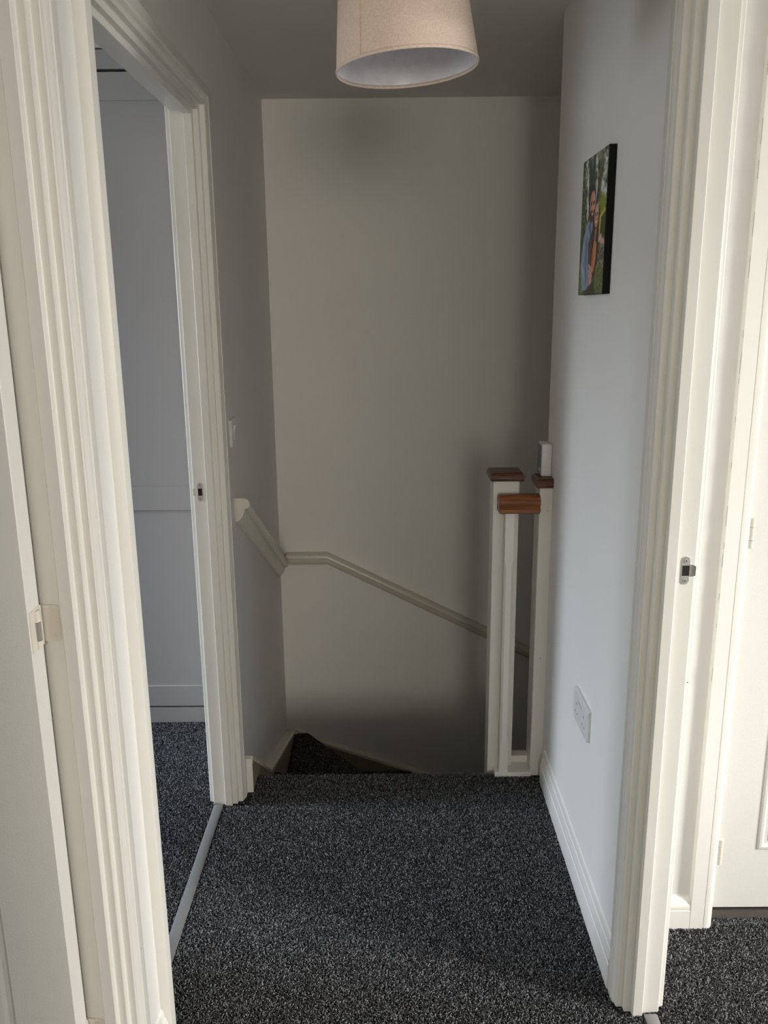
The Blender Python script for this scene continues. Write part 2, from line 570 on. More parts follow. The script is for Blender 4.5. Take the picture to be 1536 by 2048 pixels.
# its painted hinges on the frame: leaf with rounded corners, screws, knuckles
for zc in (1.056, 0.243, 1.985):
    yf = D2[1] + 0.0108
    x1, x0 = -0.5365, -0.570
    z0, z1 = zc - 0.031, zc + 0.031
    rr = 0.006
    pts = [(x0, z0)]
    for cx_, cz_, t0 in ((x1 - rr, z0 + rr, -90), (x1 - rr, z1 - rr, 0)):
        for k in range(5):
            t = math.radians(t0 + 22.5 * k)
            pts.append((cx_ + rr * math.cos(t), cz_ + rr * math.sin(t)))
    pts.append((x0, z1))
    lf = link('hinge_leaf', loft([[(x, yf - 0.0026, z) for x, z in pts], [(x, yf + 0.001, z) for x, z in pts]]), 'hinge', fr2)
    for sx, sz in ((-0.550, 0.0215), (-0.5425, -0.002), (-0.5475, -0.0235)):
        bm = bmesh.new()
        cyl(bm, (sx, yf - 0.0030, zc + sz), 1, 0.0036, 0.0014, 14)
        link('hinge_screw', bm, 'hinge', lf)
    dl = link('hinge_leaf', boxes((-0.5650, -0.5630, 1.2245, 1.2685, zc - 0.034, zc + 0.034), bev=0.0005, seg=1), 'hinge', door1)
    for (za, zb_, mk) in ((0.0125, 0.0315, 'hinge'), (-0.0185, 0.0115, 'knuckle'), (-0.033, -0.0195, 'hinge')):
        bm = bmesh.new()
        cyl(bm, (-0.5628, 1.2470, zc + (za + zb_) / 2), 2, 0.0062 if mk == 'hinge' else 0.0060, zb_ - za, 18)
        link('hinge_knuckle', bm, mk, dl, angle=40)

# door of the blue-carpeted room, half open behind the near jamb (out of sight, it shades the opening)
door2 = panel_door('door_2', 0.80, 2.02, 0.036, pn2, 'white door half open inside the left room, out of sight')
door2.location = (-0.592, 1.560, 0.012)
door2.rotation_euler = (0, 0, math.radians(161))

# cupboard door in the right room
door3 = panel_door('door_3', CD[1] - CD[0] - 0.003, 2.055, 0.036,
                   [(0.100, 0.345, 0.172, 0.80), (0.42, 0.665, 0.172, 0.80), (0.100, 0.345, 0.95, 1.83), (0.42, 0.665, 0.95, 1.83)],
                   'white panelled cupboard door with painted hinges in the bright right room')
door3.location = (CD[0] + 0.0025, YW + 0.015, 0.034)
bpy.context.view_layer.update()
for zc in (0.206, 1.040, 1.82):
    for k in range(3):
        hh = (0.020, 0.030, 0.018)[k]
        z = zc + (0.026, 0.000, -0.0255)[k]
        bm = bmesh.new()
        cyl(bm, (CD[0] + 0.0060, YW + 0.0070, z), 2, 0.0072, hh, 18)
        link('hinge_knuckle', bm, 'hinge', door3, angle=40)

# cupboard architrave: flat outer band and rounded inner bead
cp_prof = [(-0.064, 0.0), (-0.064, -0.016), (-0.0625, -0.0172), (-0.0300, -0.0172), (-0.0285, -0.0155), (-0.0272, -0.0172), (-0.020, -0.0176), (-0.012, -0.0155), (-0.006, -0.010), (-0.0025, -0.002),
           (-0.0015, 0.012), (-0.0015, 0.030), (-0.0015, 0.060), (-0.018, 0.060), (-0.018, 0.0)]
zt = 2.10
rings = []
rings.append([(CD[0] + u, YW + v, -0.004) for u, v in cp_prof])
rings.append([(CD[0] + u, YW + v, zt - u) for u, v in cp_prof])
rings.append([(CD[1] - u, YW + v, zt - u) for u, v in cp_prof])
rings.append([(CD[1] - u, YW + v, -0.004) for u, v in cp_prof])
tr4 = struct('trim_4', loft(rings), 'white_trim', 'white rounded architrave around the cupboard door on the right', angle=28)
crb = bmesh.new()
zz = 0.30
rc = random.Random(5)
while zz < 2.1:
    ln = rc.uniform(0.006, 0.05)
    if zz > 0.6 or rc.random() < 0.4:
        bx(crb, CD[0] - 0.0645, CD[0] - 0.0640, YW - 0.0174, YW - 0.0165, zz, zz + ln)
    zz += ln + rc.uniform(0.01, 0.11)
link('caulk_crack', crb, 'crack', tr4)
struct('trim_5', boxes((CD[0], CD[1], YW + 0.020, YW + 0.07, -0.006, 0.016)), 'dark_sill', 'dark brown sill strip under the cupboard door')

# ------------------------------------------------------------------ skirting boards
SK = [(0.0, 0.0), (0.015, 0.0), (0.015, 0.066), (0.0145, 0.0675), (0.0125, 0.069), (0.0130, 0.072), (0.0128, 0.080), (0.0095, 0.092), (0.0090, 0.096),
      (0.0065, 0.098), (0.0060, 0.108), (0.004, 0.117), (0.0, 0.121)]


def skirt(name, pts, label):
    return struct(name, loft(pts), 'white_trim', label, angle=25)


skirt('baseboard_right', [[(XR - d, y, z - 0.005) for d, z in SK] for y in (D3[1] + 0.0785, 2.500)], 'white moulded skirting along the right wall')
skirt('baseboard_left', [[(XL + d * 1.1, y, z * 0.9 - 0.005) for d, z in SK] for y in (D2[1] + 0.0785, D1[0] - 0.0785)], 'short white skirting between the two left door frames')
SK2 = [(0.0, 0.0), (0.017, 0.0), (0.017, 0.054), (0.0155, 0.0555), (0.0155, 0.058), (0.0165, 0.062), (0.0150, 0.070), (0.011, 0.079), (0.006, 0.085), (0.002, 0.087), (0.0, 0.092)]
skirt('baseboard_right_room', [[(x, YW - d, z - 0.005) for d, z in SK2] for x in (XRr + 0.011, CD[0] - 0.0645)], 'low white skirting beside the cupboard door')


# threshold strips under the left far door and the right door
def strip(name, x0, x1, y0, y1, label):
    bm = loft([[(x0, y, -0.006), (x0, y, 0.001), (x0 + 0.003, y, 0.0030), ((x0 + x1) / 2, y, 0.0036), (x1 - 0.003, y, 0.0030), (x1, y, 0.001), (x1, y, -0.006)] for y in (y0, y1)])
    return tag(link(name, bm, 'alu', None, angle=40), label, 'threshold strip')


strip('threshold_strip', -0.568, -0.5385, D1[0] - 0.006, D1[1] - 0.001, 'grey metal carpet strip across the left doorway')
strip('threshold_strip', 0.5655, 0.5955, D3[0] - 0.006, D3[1] - 0.001, 'metal carpet strip at the foot of the right doorway')

# ------------------------------------------------------------------ wardrobe in the left room
WY = 2.935
wd = empty('wardrobe', (-1.7, 3.2, 0))
tag(wd, 'grey panelled wardrobe seen through the left doorway', 'wardrobe')
x0, x1 = -2.95, XLr - 0.004
link('carcass', boxes((x0, x1, WY + 0.045, 3.55, 0.0, 2.355)), 'grey_board', wd)
link('plinth', boxes((x0, x1, WY, WY + 0.044, -0.003, 0.059)), 'grey_board', wd)
link('fascia', boxes((x0, x1, WY, WY + 0.044, 2.306, 2.362)), 'grey_board', wd)
link('shadow_gap', boxes((x0, x1, WY + 0.038, WY + 0.0445, 0.058, 2.307)), 'shadow_gap', wd)
nd = 3
dw = (x1 - x0) / nd
for k in range(nd):
    a, c = x0 + k * dw + 0.002, x0 + (k + 1) * dw - 0.002
    d = empty('wardrobe_door', ((a + c) / 2, WY, 0.066))
    d.parent = wd
    d.matrix_parent_inverse = wd.matrix_world.inverted()
    link('panel', boxes((a + 0.08, c - 0.08, WY + 0.007, WY + 0.030, 0.13, 2.23)), 'grey_board', d)
    for z0, z1 in ((0.066, 0.150), (0.843, 0.928), (2.213, 2.297)):
        link('rail', boxes((a + 0.08, c - 0.08, WY, WY + 0.036, z0, z1), bev=0.001, seg=1), 'grey_board', d)
    link('stile', boxes((a, a + 0.08, WY, WY + 0.036, 0.066, 2.297), bev=0.001, seg=1), 'grey_board', d)
    link('stile', boxes((c - 0.08, c, WY, WY + 0.036, 0.066, 2.297), bev=0.001, seg=1), 'grey_board', d)

# ------------------------------------------------------------------ staircase
st = empty('staircase', (-0.05, 3.1, -2.7))
tag(st, 'dark carpeted winding stairs going down to the right beyond the landing', 'staircase')
NX, NY = 0.385, 2.62      # newel centre


def tread(poly, ztop, th=0.22):
    bm = loft([[(x, y, ztop - th) for x, y in poly], [(x, y, ztop) for x, y in poly]])
    es = [e for e in bm.edges if all(abs(v.co.z - ztop) < 1e-6 for v in e.verts)]
    bmesh.ops.bevel(bm, geom=es, offset=0.012, segments=3, affect='EDGES')
    return link('tread', bm, 'carpet', st)


XI, YI = XL + 0.040, YF - 0.033
tread([(XI, YS - 0.011), (NX - 0.05, YS - 0.011), (NX - 0.05, 2.60), (XI, 2.93)], -0.205)
tread([(XI, 2.90), (NX - 0.05, 2.57), (NX - 0.05, 2.668), (XI + 0.07, YI), (XI, YI)], -0.41)
tread([(XI + 0.04, YI), (NX - 0.05, 2.63), (NX + 0.02, 2.665), (0.10, YI)], -0.615)
xx = [0.07, 0.39]
tread([(0.07, YI), (NX - 0.02, 2.66), (NX + 0.06, 2.665), (0.43, YI)], -0.82)
for k in range(8):
    a = 0.42 + 0.225 * k
    tread([(a, YE + 0.004), (a + 0.245, YE + 0.004), (a + 0.245, YI), (a, YI)], -1.025 - 0.205 * k)


def string_board(pts_top, depth, quad):
    """board with a sloping rounded top edge; quad(t, z) -> (inner, outer) plan points"""
    rings = []
    for (s, z) in pts_top:
        i_, o_ = quad(s)
        mid = lambda a, c, t: (a[0] + (c[0] - a[0]) * t, a[1] + (c[1] - a[1]) * t)
        q1, q2 = mid(i_, o_, 0.12), mid(i_, o_, 0.0)
        rings.append([(o_[0], o_[1], z - depth), (o_[0], o_[1], z), (q1[0], q1[1], z), (q2[0], q2[1], z - 0.004), (i_[0], i_[1], z - depth)])
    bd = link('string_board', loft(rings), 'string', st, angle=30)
    rings = []
    for (s, z) in pts_top:
        i_, o_ = quad(s)
        i2 = (i_[0] + (i_[0] - o_[0]) * 0.06, i_[1] + (i_[1] - o_[1]) * 0.06)
        rings.append([(o_[0], o_[1], z - 0.012), (o_[0], o_[1], z + 0.003), ((i2[0] * 0.85 + o_[0] * 0.15), (i2[1] * 0.85 + o_[1] * 0.15), z + 0.003), (i2[0], i2[1], z), (i2[0], i2[1], z - 0.012)])
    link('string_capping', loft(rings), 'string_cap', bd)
    return bd


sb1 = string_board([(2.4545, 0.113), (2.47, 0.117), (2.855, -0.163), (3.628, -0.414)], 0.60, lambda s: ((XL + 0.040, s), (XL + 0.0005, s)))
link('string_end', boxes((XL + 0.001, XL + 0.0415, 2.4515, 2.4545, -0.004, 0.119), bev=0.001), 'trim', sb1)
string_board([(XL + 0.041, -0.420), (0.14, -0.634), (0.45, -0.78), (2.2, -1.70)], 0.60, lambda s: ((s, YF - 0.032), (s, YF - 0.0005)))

# ------------------------------------------------------------------ balustrade
bal = empty('balustrade', (0.43, 2.58, 0))
tag(bal, 'short white balustrade with brown wooden caps and handrail at the stair head', 'balustrade')
nw = boxes((0.335, 0.418, 2.580, 2.663, -0.19, 1.020), bev=0.003)
newel = link('newel_post', nw, 'trim', bal)
cap = loft([[(x, y, z) for x, y in ((0.324 + d, 2.5665 + d), (0.4315 - d, 2.5665 + d), (0.4315 - d, 2.676 - d), (0.324 + d, 2.676 - d))]
            for d, z in ((0.006, 1.014), (0.001, 1.017), (0.0, 1.022), (0.0, 1.032), (0.003, 1.038), (0.008, 1.0415))])
link('newel_cap', cap, 'wood_dark', newel)
hn = boxes((0.4760, XR + 0.003, 2.545, 2.632, -0.19, 1.000), bev=0.003)
half = link('half_newel_post', hn, 'trim', bal)
cap = loft([[(x, y, z) for x, y in ((0.463 + d, 2.529 + d), (0.521, 2.529 + d), (0.521, 2.634 - d), (0.463 + d, 2.634 - d))]
            for d, z in ((0.006, 0.999), (0.001, 1.002), (0.0, 1.007), (0.0, 1.020), (0.003, 1.026), (0.007, 1.029))])
link('newel_cap', cap, 'wood_dark', half)

# moulded handrail between the posts: section in y,z
sec = [(2.522, 0.921), (2.578, 0.921), (2.584, 0.925), (2.584, 0.935), (2.577, 0.940), (2.575, 0.945), (2.583, 0.950), (2.586, 0.957), (2.584, 0.964), (2.577, 0.972), (2.566, 0.977), (2.550, 0.979),
       (2.534, 0.977), (2.523, 0.972), (2.516, 0.964), (2.514, 0.957), (2.517, 0.950), (2.525, 0.945), (2.523, 0.940), (2.516, 0.935), (2.516, 0.925)]
rings = []
for x, s in ((0.348, 0.90), (0.350, 0.97), (0.354, 1.0), (0.4755, 1.0)):
    rings.append([(x, 2.55 + (y - 2.55) * s, 0.950 + (z - 0.950) * s) for y, z in sec])
hr = link('handrail', loft(rings), 'wood_rail', bal, angle=35)
# paint splash left on the rail's end
link('paint_splash', boxes((0.4735, 0.4772, 2.5142, 2.5175, 0.9225, 0.9275), bev=0.0008), 'white_trim', hr)

# square baluster with stop chamfers
def chamf(x0, x1, y0, y1, c):
    return [(x0 + c, y0), (x1 - c, y0), (x1, y0 + c), (x1, y1 - c), (x1 - c, y1), (x0 + c, y1), (x0, y1 - c), (x0, y0 + c)]


rings = []
for z, c in ((0.010, 0.001), (0.10, 0.001), (0.125, 0.006), (0.74, 0.006), (0.765, 0.001), (0.924, 0.001)):
    rings.append([(x, y, z) for x, y in chamf(0.3705, 0.3995, 2.540, 2.571, c)])
link('baluster', loft(rings), 'white_trim', bal)
link('base_rail', boxes((0.355, 0.4785, 2.534, 2.640, -0.012, 0.012), bev=0.003), 'white_trim', bal)
link('base_rail', boxes((0.412, 0.4785, 2.603, 2.640, 0.011, 0.036), bev=0.002), 'trim', bal)

# ------------------------------------------------------------------ wall handrail (two moulded lengths)
wh = empty('wall_handrail', (XL, 3.1, 0.7))
tag(wh, 'cream moulded handrail running down the left and far walls of the stairs', 'handrail')
# section: distance from the wall, height; rolled top bead over a hollow tapering foot
RS = [(0.0005, 0.0), (0.010, 0.0), (0.018, 0.006), (0.026, 0.017), (0.031, 0.028), (0.033, 0.037), (0.033, 0.0415), (0.041, 0.0425), (0.047, 0.046), (0.0495, 0.053), (0.0495, 0.061), (0.047, 0.069), (0.040, 0.0745), (0.030, 0.076), (0.0005, 0.076)]


def rail(path, wall):
    rings = []
    for s, z in path:
        if wall == 'left':
            rings.append([(XL + d, s, z + h) for d, h in RS])
        else:
            rings.append([(s, YF - d, z + h) for d, h in RS])
    return link('rail_length', loft(rings), 'rail_paint', wh, angle=50)


rail([(2.595, 0.886), (3.530, 0.392)], 'left')
FS = 0.76
_RS = RS
RS = [(d, h * FS) for d, h in _RS]
rail([(-0.462, 0.417), (-0.277, 0.417), (0.447, 0.052), (2.4, -0.93)], 'far')

# ------------------------------------------------------------------ light switch on the left wall
sw = empty('light_switch', (XL, 2.625, 1.172))
tag(sw, 'small white rocker light switch beside the left door frame', 'light switch')


def plate(x, nx, y0, y1, z0, z1, th, r=0.006):
    pts = []
    for cy_, cz_, t0 in ((y1 - r, z1 - r, 0), (y0 + r, z1 - r, 90), (y0 + r, z0 + r, 180), (y1 - r, z0 + r, 270)):
        for k in range(5):
            t = math.radians(t0 + 22.5 * k)
            pts.append((cy_ + r * math.cos(t), cz_ + r * math.sin(t)))
    cyy, czz = (y0 + y1) / 2, (z0 + z1) / 2
    rings = []
    for d, s in ((0, 0.0), (th * 0.65, 0.0), (th * 0.92, 0.0012), (th, 0.0035)):
        k1, k2 = 1 - 2 * s / (y1 - y0), 1 - 2 * s / (z1 - z0)
        rings.append([(x + nx * d, cyy + (y - cyy) * k1, czz + (z - czz) * k2) for y, z in pts])
    return loft(rings)


link('face_plate', plate(XL, 1, 2.580, 2.668, 1.128, 1.216, 0.009), 'plastic', sw)
rk = loft([[(XL + d, y, z) for d, z in ((0.008, 1.150), (0.0108, 1.150), (0.0100, 1.172), (0.0150, 1.194), (0.008, 1.194))] for y in (2.613, 2.634)])
link('rocker', rk, 'plastic', sw)

# ------------------------------------------------------------------ double socket on the right wall
so = empty('wall_socket', (XR, 2.02, 0.498))
tag(so, 'white double socket low on the right wall', 'socket')
link('face_plate', plate(XR, -1, 1.943, 2.097, 0.453, 0.543, 0.0105, 0.005), 'plastic', so)
for yy in (2.008, 2.032):
    rk = loft([[(XR - d, y, z) for d, z in ((0.009, 0.508), (0.0112, 0.508), (0.0112, 0.516), (0.0150, 0.526), (0.009, 0.526))] for y in (yy - 0.0055, yy + 0.0055)])
    link('rocker', rk, 'plastic', so)
for yy in (1.981, 2.059):
    for dy, z, wy, wz in ((0, 0.507, 0.002, 0.004), (-0.011, 0.482, 0.0032, 0.002), (0.011, 0.482, 0.0032, 0.002)):
        link('pin_hole', boxes((XR - 0.0108, XR - 0.0100, yy + dy - wy, yy + dy + wy, z - wz, z + wz)), 'dark_plastic', so)

# ------------------------------------------------------------------ small white box on the half post
bxo = empty('plastic_box', (0.496, 2.575, 1.029))
tag(bxo, 'small white plastic box with a dark face standing on the wall post cap', 'box')
link('body', boxes((0.4820, 0.5155, 2.568, 2.632, 1.0292, 1.133), bev=0.006, seg=3), 'plastic', bxo, angle=40)
link('dark_face', boxes((0.4803, 0.4827, 2.572, 2.628, 1.034, 1.128), bev=0.0008), 'dark_plastic', bxo)
lb = bmesh.new()
cyl(lb, (0.4801, 2.588, 1.050), 0, 0.006, 0.001, 14)
link('logo_spot', lb, 'logo', bxo)

# ------------------------------------------------------------------ canvas print on the right wall
cv = empty('canvas_picture', (XR, 2.108, 1.74))
tag(cv, 'canvas photo print of a couple outdoors with black edges on the right wall', 'picture')
py0, py1, pz0, pz1, px_ = 1.985, 2.232, 1.577, 1.899, 0.4985
link('canvas', boxes((px_, XR - 0.0005, py0, py1, pz0, pz1), bev=0.0015, seg=2), 'canvas_edge', cv)

# the printed image itself, painted here as pixels (u: 0 far edge .. 1 near edge, v: 0 top .. 1 bottom)
IW, IH = 288, 384
u, v = np.meshgrid((np.arange(IW) + 0.5) / IW, (np.arange(IH) + 0.5) / IH)


def vnoise(sx, sy_, seed):
    g = np.random.default_rng(seed).random((sy_ + 2, sx + 2))
    xx_, yy_ = u * sx, v * sy_
    xi, yi = xx_.astype(int), yy_.astype(int)
    fx, fy = xx_ - xi, yy_ - yi
    fx, fy = fx * fx * (3 - 2 * fx), fy * fy * (3 - 2 * fy)
    return (g[yi, xi] * (1 - fx) + g[yi, xi + 1] * fx) * (1 - fy) + (g[yi + 1, xi] * (1 - fx) + g[yi + 1, xi + 1] * fx) * fy


img = np.zeros((IH, IW, 3))


def mixc(mask, col):
    global img
    mask = np.clip(mask, 0, 1)[..., None]
    img = img * (1 - mask) + np.array(col) * mask


def ell(cx_, cy_, rx, ry, soft=0.12, ang=0.0):
    a = math.radians(ang)
    dx, dy = u - cx_, (v - cy_) * IH / IW
    X = dx * math.cos(a) + dy * math.sin(a)
    Y = -dx * math.sin(a) + dy * math.cos(a)
    d = np.sqrt((X / rx) ** 2 + (Y / (ry * IH / IW)) ** 2)
    return (1 - d) / soft + 0.5


def poly(pts, soft=90):
    inside = np.zeros(u.shape, bool)
    n = len(pts)
    j = n - 1
    for i in range(n):
        xi, yi = pts[i]
        xj, yj = pts[j]
        cond = ((yi > v) != (yj > v)) & (u < (xj - xi) * (v - yi) / (yj - yi + 1e-9) + xi)
        inside ^= cond
        j = i
    return inside.astype(float)


n1, n2, n3 = vnoise(10, 14, 1), vnoise(26, 34, 2), vnoise(50, 70, 3)
base = 0.5 * n1 + 0.3 * n2 + 0.2 * n3
mixc(np.ones_like(u), (0.13, 0.16, 0.08))
mixc((base - 0.40) * 4, (0.26, 0.32, 0.13))
mixc((n3 - 0.62) * 5 * (v < 0.5), (0.42, 0.46, 0.30))
mixc((0.35 - n2) * 4, (0.05, 0.07, 0.04))
# pale sky bokeh showing between the trees
for (cx_, cy_, rx, ry) in ((0.17, 0.08, .05, .10), (0.24, 0.20, .045, .12), (0.56, 0.06, .05, .06), (0.60, 0.20, .03, .10), (0.92, 0.08, .08, .05), (0.90, 0.17, .08, .05), (0.84, 0.25, .10, .05),
                             (0.93, 0.30, .07, .05), (0.27, 0.36, .05, .10), (0.60, .30, .03, .06), (0.74, 0.03, .1, .04), (0.40, 0.04, .05, .05)):
    mixc(ell(cx_, cy_, rx, ry, 0.8) * (0.25 + 1.1 * n2) * (0.4 + n3), (0.78, 0.80, 0.80))
# trunk and dark boughs
mixc(poly([(0.68, 0), (0.80, 0), (0.77, 0.38), (0.70, 0.38)]) * (0.4 + 0.5 * n2), (0.33, 0.28, 0.18))
mixc(poly([(0.29, 0.03), (0.50, 0.0), (0.53, 0.22), (0.31, 0.22)]) * (0.25 + 0.8 * n3), (0.14, 0.17, 0.18))
mixc(ell(0.86, 0.38, 0.14, 0.07, 0.7) * 0.9, (0.40, 0.47, 0.10))
# yellow-green path edge and dark hedge
mixc(poly([(0.80, 0.47), (1, 0.43), (1, 0.60), (0.78, 0.60)]) * 0.8, (0.12, 0.17, 0.05))
mixc(poly([(0.74, 0.455), (0.97, 0.405), (0.98, 0.430), (0.83, 0.465), (0.80, 0.59), (0.735, 0.59)]), (0.70, 0.62, 0.16))
for (cx_, cy_) in ((0.79, 0.615), (0.84, 0.60), (0.88, 0.63), (0.94, 0.635)):
    mixc(ell(cx_, cy_, 0.045, 0.022, 0.6), (0.76, 0.58, 0.55))
mixc(poly([(0.72, 0.65), (1, 0.65), (1, 0.82), (0.68, 0.82)]) * (n3 * 1.3 - 0.15), (0.52, 0.50, 0.42))
mixc(poly([(0.70, 0.62), (0.74, 0.62), (0.70, 0.83), (0.66, 0.83)]) * 0.7 * n2, (0.66, 0.62, 0.54))
mixc(poly([(0, 0.84), (0.22, 0.84), (0.18, 1), (0, 1)]) * (0.3 + 0.7 * n3), (0.34, 0.42, 0.14))
mixc(poly([(0.68, 0.80), (1, 0.80), (1, 1), (0.62, 1)]) * (0.2 + 0.7 * n3), (0.36, 0.40, 0.18))
# man: blue shirt with folds, face, short dark hair and beard
mixc(poly([(0.36, 0.45), (0.25, 0.485), (0.15, 0.56), (0.09, 0.68), (0.05, 0.80), (0.12, 0.92), (0.16, 0.975), (0.38, 0.965), (0.52, 0.90), (0.56, 0.56), (0.50, 0.46)]), (0.42, 0.49, 0.58))
mixc(poly([(0.25, 0.60), (0.33, 0.56), (0.32, 0.80), (0.36, 0.90), (0.30, 0.93), (0.24, 0.78)]) * 0.6, (0.22, 0.28, 0.37))
mixc(poly([(0.10, 0.76), (0.20, 0.80), (0.26, 0.88), (0.22, 0.90), (0.14, 0.83)]) * 0.6, (0.60, 0.67, 0.75))
mixc(poly([(0.16, 0.62), (0.20, 0.60), (0.17, 0.74), (0.12, 0.77)]) * 0.6, (0.58, 0.65, 0.73))
mixc(poly([(0.33, 0.49), (0.42, 0.475), (0.46, 0.55), (0.44, 0.60)]) * 0.7, (0.20, 0.25, 0.33))
mixc(ell(0.43, 0.295, 0.150, 0.085, 0.10), (0.10, 0.07, 0.055))
mixc(poly([(0.29, 0.28), (0.36, 0.26), (0.37, 0.42), (0.33, 0.44)]) * 0.9, (0.12, 0.085, 0.065))
mixc(ell(0.465, 0.350, 0.110, 0.098, 0.12), (0.66, 0.45, 0.37))
mixc(ell(0.52, 0.335, 0.040, 0.070, 0.6) * 0.6, (0.80, 0.60, 0.50))
mixc(ell(0.445, 0.432, 0.115, 0.046, 0.3) * 0.92, (0.24, 0.15, 0.115))
mixc(ell(0.475, 0.416, 0.048, 0.009, 0.4), (0.74, 0.52, 0.46))
for ex in (0.415, 0.515):
    mixc(ell(ex, 0.334, 0.036, 0.007, 0.4), (0.14, 0.09, 0.07))
    mixc(ell(ex, 0.349, 0.026, 0.007, 0.4), (0.16, 0.11, 0.09))
mixc(ell(0.470, 0.378, 0.018, 0.028, 0.5) * 0.6, (0.78, 0.56, 0.46))
mixc(ell(0.450, 0.387, 0.008, 0.012, 0.5) * 0.6, (0.36, 0.22, 0.17))
# woman: long dark hair, smiling face, orange top
mixc(poly([(0.53, 0.40), (0.62, 0.350), (0.72, 0.36), (0.765, 0.45), (0.76, 0.70), (0.66, 0.88), (0.40, 0.86), (0.36, 0.62), (0.50, 0.54)]), (0.16, 0.095, 0.075))
mixc(ell(0.69, 0.37, 0.045, 0.025, 0.6) * 0.7, (0.52, 0.42, 0.36))
mixc(ell(0.645, 0.440, 0.080, 0.086, 0.12), (0.70, 0.48, 0.40))
mixc(ell(0.675, 0.41, 0.035, 0.040, 0.6) * 0.6, (0.84, 0.64, 0.54))
for ex in (0.612, 0.682):
    mixc(ell(ex, 0.425, 0.028, 0.005, 0.4), (0.16, 0.10, 0.08))
    mixc(ell(ex, 0.437, 0.020, 0.006, 0.4), (0.15, 0.09, 0.08))
mixc(ell(0.648, 0.462, 0.014, 0.018, 0.5) * 0.6, (0.56, 0.34, 0.27))
mixc(ell(0.645, 0.488, 0.044, 0.013, 0.3), (0.60, 0.28, 0.26))
mixc(ell(0.645, 0.486, 0.036, 0.007, 0.4), (0.94, 0.90, 0.86))
mixc(poly([(0.60, 0.535), (0.68, 0.53), (0.66, 0.60), (0.60, 0.62)]) * 0.8, (0.62, 0.42, 0.34))
mixc(poly([(0.61, 0.60), (0.70, 0.64), (0.69, 0.74), (0.62, 0.84), (0.50, 0.85), (0.55, 0.68)]), (0.70, 0.42, 0.22))
mixc(poly([(0.56, 0.70), (0.60, 0.66), (0.58, 0.84), (0.53, 0.84)]) * 0.5, (0.46, 0.24, 0.12))
mixc(poly([(0.42, 0.60), (0.49, 0.60), (0.47, 0.84), (0.41, 0.82)]) * 0.8, (0.34, 0.21, 0.17))
# clasped hands, one finger after another
for (cx_, cy_) in ((0.455, 0.800), (0.525, 0.818), (0.45, 0.838), (0.52, 0.856), (0.455, 0.872), (0.515, 0.890), (0.485, 0.915)):
    mixc(ell(cx_, cy_ + 0.006, 0.062, 0.022, 0.25, 28), (0.36, 0.21, 0.16))
    mixc(ell(cx_, cy_, 0.055, 0.017, 0.3, 28), (0.74, 0.53, 0.44))
mixc(poly([(0.38, 0.95), (0.64, 0.91), (0.72, 1.0), (0.32, 1.0)]) * 0.85, (0.15, 0.115, 0.09))
pd = np.pad(img, ((2, 2), (2, 2), (0, 0)), mode='edge')
img = sum(pd[i:i + IH, j:j + IW] for i in range(5) for j in range(5)) / 25.0
img = np.clip((img + (n3[..., None] - 0.5) * 0.05), 0, 1) ** 0.85 * 1.08
img = np.clip(img, 0, 1)
pix = np.ones((IH, IW, 4), np.float32)
pix[..., :3] = img[::-1]
pic = bpy.data.images.new('couple_print', IW, IH)
pic.pixels.foreach_set(pix.ravel())
pic.pack()
mt, nt, b = new_mat('printed_canvas')
ti = N(nt, 'ShaderNodeTexImage', image=pic)
nt.links.new(ti.outputs['Color'], b.inputs['Base Color'])
b.inputs['Roughness'].default_value = 0.45
M['print'] = mt
bm = bmesh.new()
uvl = bm.loops.layers.uv.new('UVMap')
e_ = 0.001
q = [bm.verts.new((px_ - 0.0004, y, z)) for y, z in ((py1 - e_, pz0 + e_), (py0 + e_, pz0 + e_), (py0 + e_, pz1 - e_), (py1 - e_, pz1 - e_))]
f = bm.faces.new(q)
for lp, uvc in zip(f.loops, ((0, 0), (1, 0), (1, 1), (0, 1))):
    lp[uvl].uv = uvc
link('photo_print', bm, 'print', cv)

# ------------------------------------------------------------------ pendant lamp
LX, LY, LZ = 0.0455, 1.80, 2.006
pl = empty('pendant_lamp', (LX, LY, LZ))
tag(pl, 'beige linen pendant lampshade hanging from the landing ceiling', 'pendant lamp')
R0, R1, HS = 0.1405, 0.1165, 0.21
tilt = Matrix.Translation((LX, LY, LZ)) @ Matrix.Rotation(math.radians(-4.0), 4, 'Y')


def tl(bm):
    bmesh.ops.transform(bm, matrix=tilt, verts=bm.verts)
    return bm


th = 0.0012
link('shade', tl(lathe([(R0, 0.003), (R1, HS - 0.003)], 96)), 'linen', pl, smooth=True)
link('lining', tl(lathe([(R0 - th, 0.003), (R1 - th, HS - 0.003)], 96)), 'lining', pl, smooth=True)
for nm, rr_, zz in (('bottom_rim', R0, 0.0), ('top_rim', R1, HS - 0.006)):
    link(nm, tl(lathe([(rr_ - 0.0022, zz + 0.0005), (rr_ - 0.0010, zz - 0.0008), (rr_ + 0.0006, zz - 0.0003), (rr_ + 0.0010, zz + 0.002), (rr_ + 0.0006, zz + 0.0058), (rr_ - 0.0016, zz + 0.006)], 96, close=True)), 'linen', pl, smooth=True)
# overlap seam of the fabric
sm = bmesh.new()
ts = math.radians(-129.5)
prev = None
for k in range(13):
    t = k / 12
    ra = R0 + (R1 - R0) * t
    vs = []
    for dt, dr in ((0.0, 0.0003), (0.0012, 0.0020), (0.16, 0.0012), (0.17, 0.0002)):
        a = ts - dt
        vs.append(sm.verts.new(((ra + dr) * math.cos(a), (ra + dr) * math.sin(a), 0.004 + (HS - 0.008) * t)))
    if prev:
        for i in range(3):
            sm.faces.new((prev[i], prev[i + 1], vs[i + 1], vs[i]))
    prev = vs
link('seam', tl(sm), 'linen', pl)
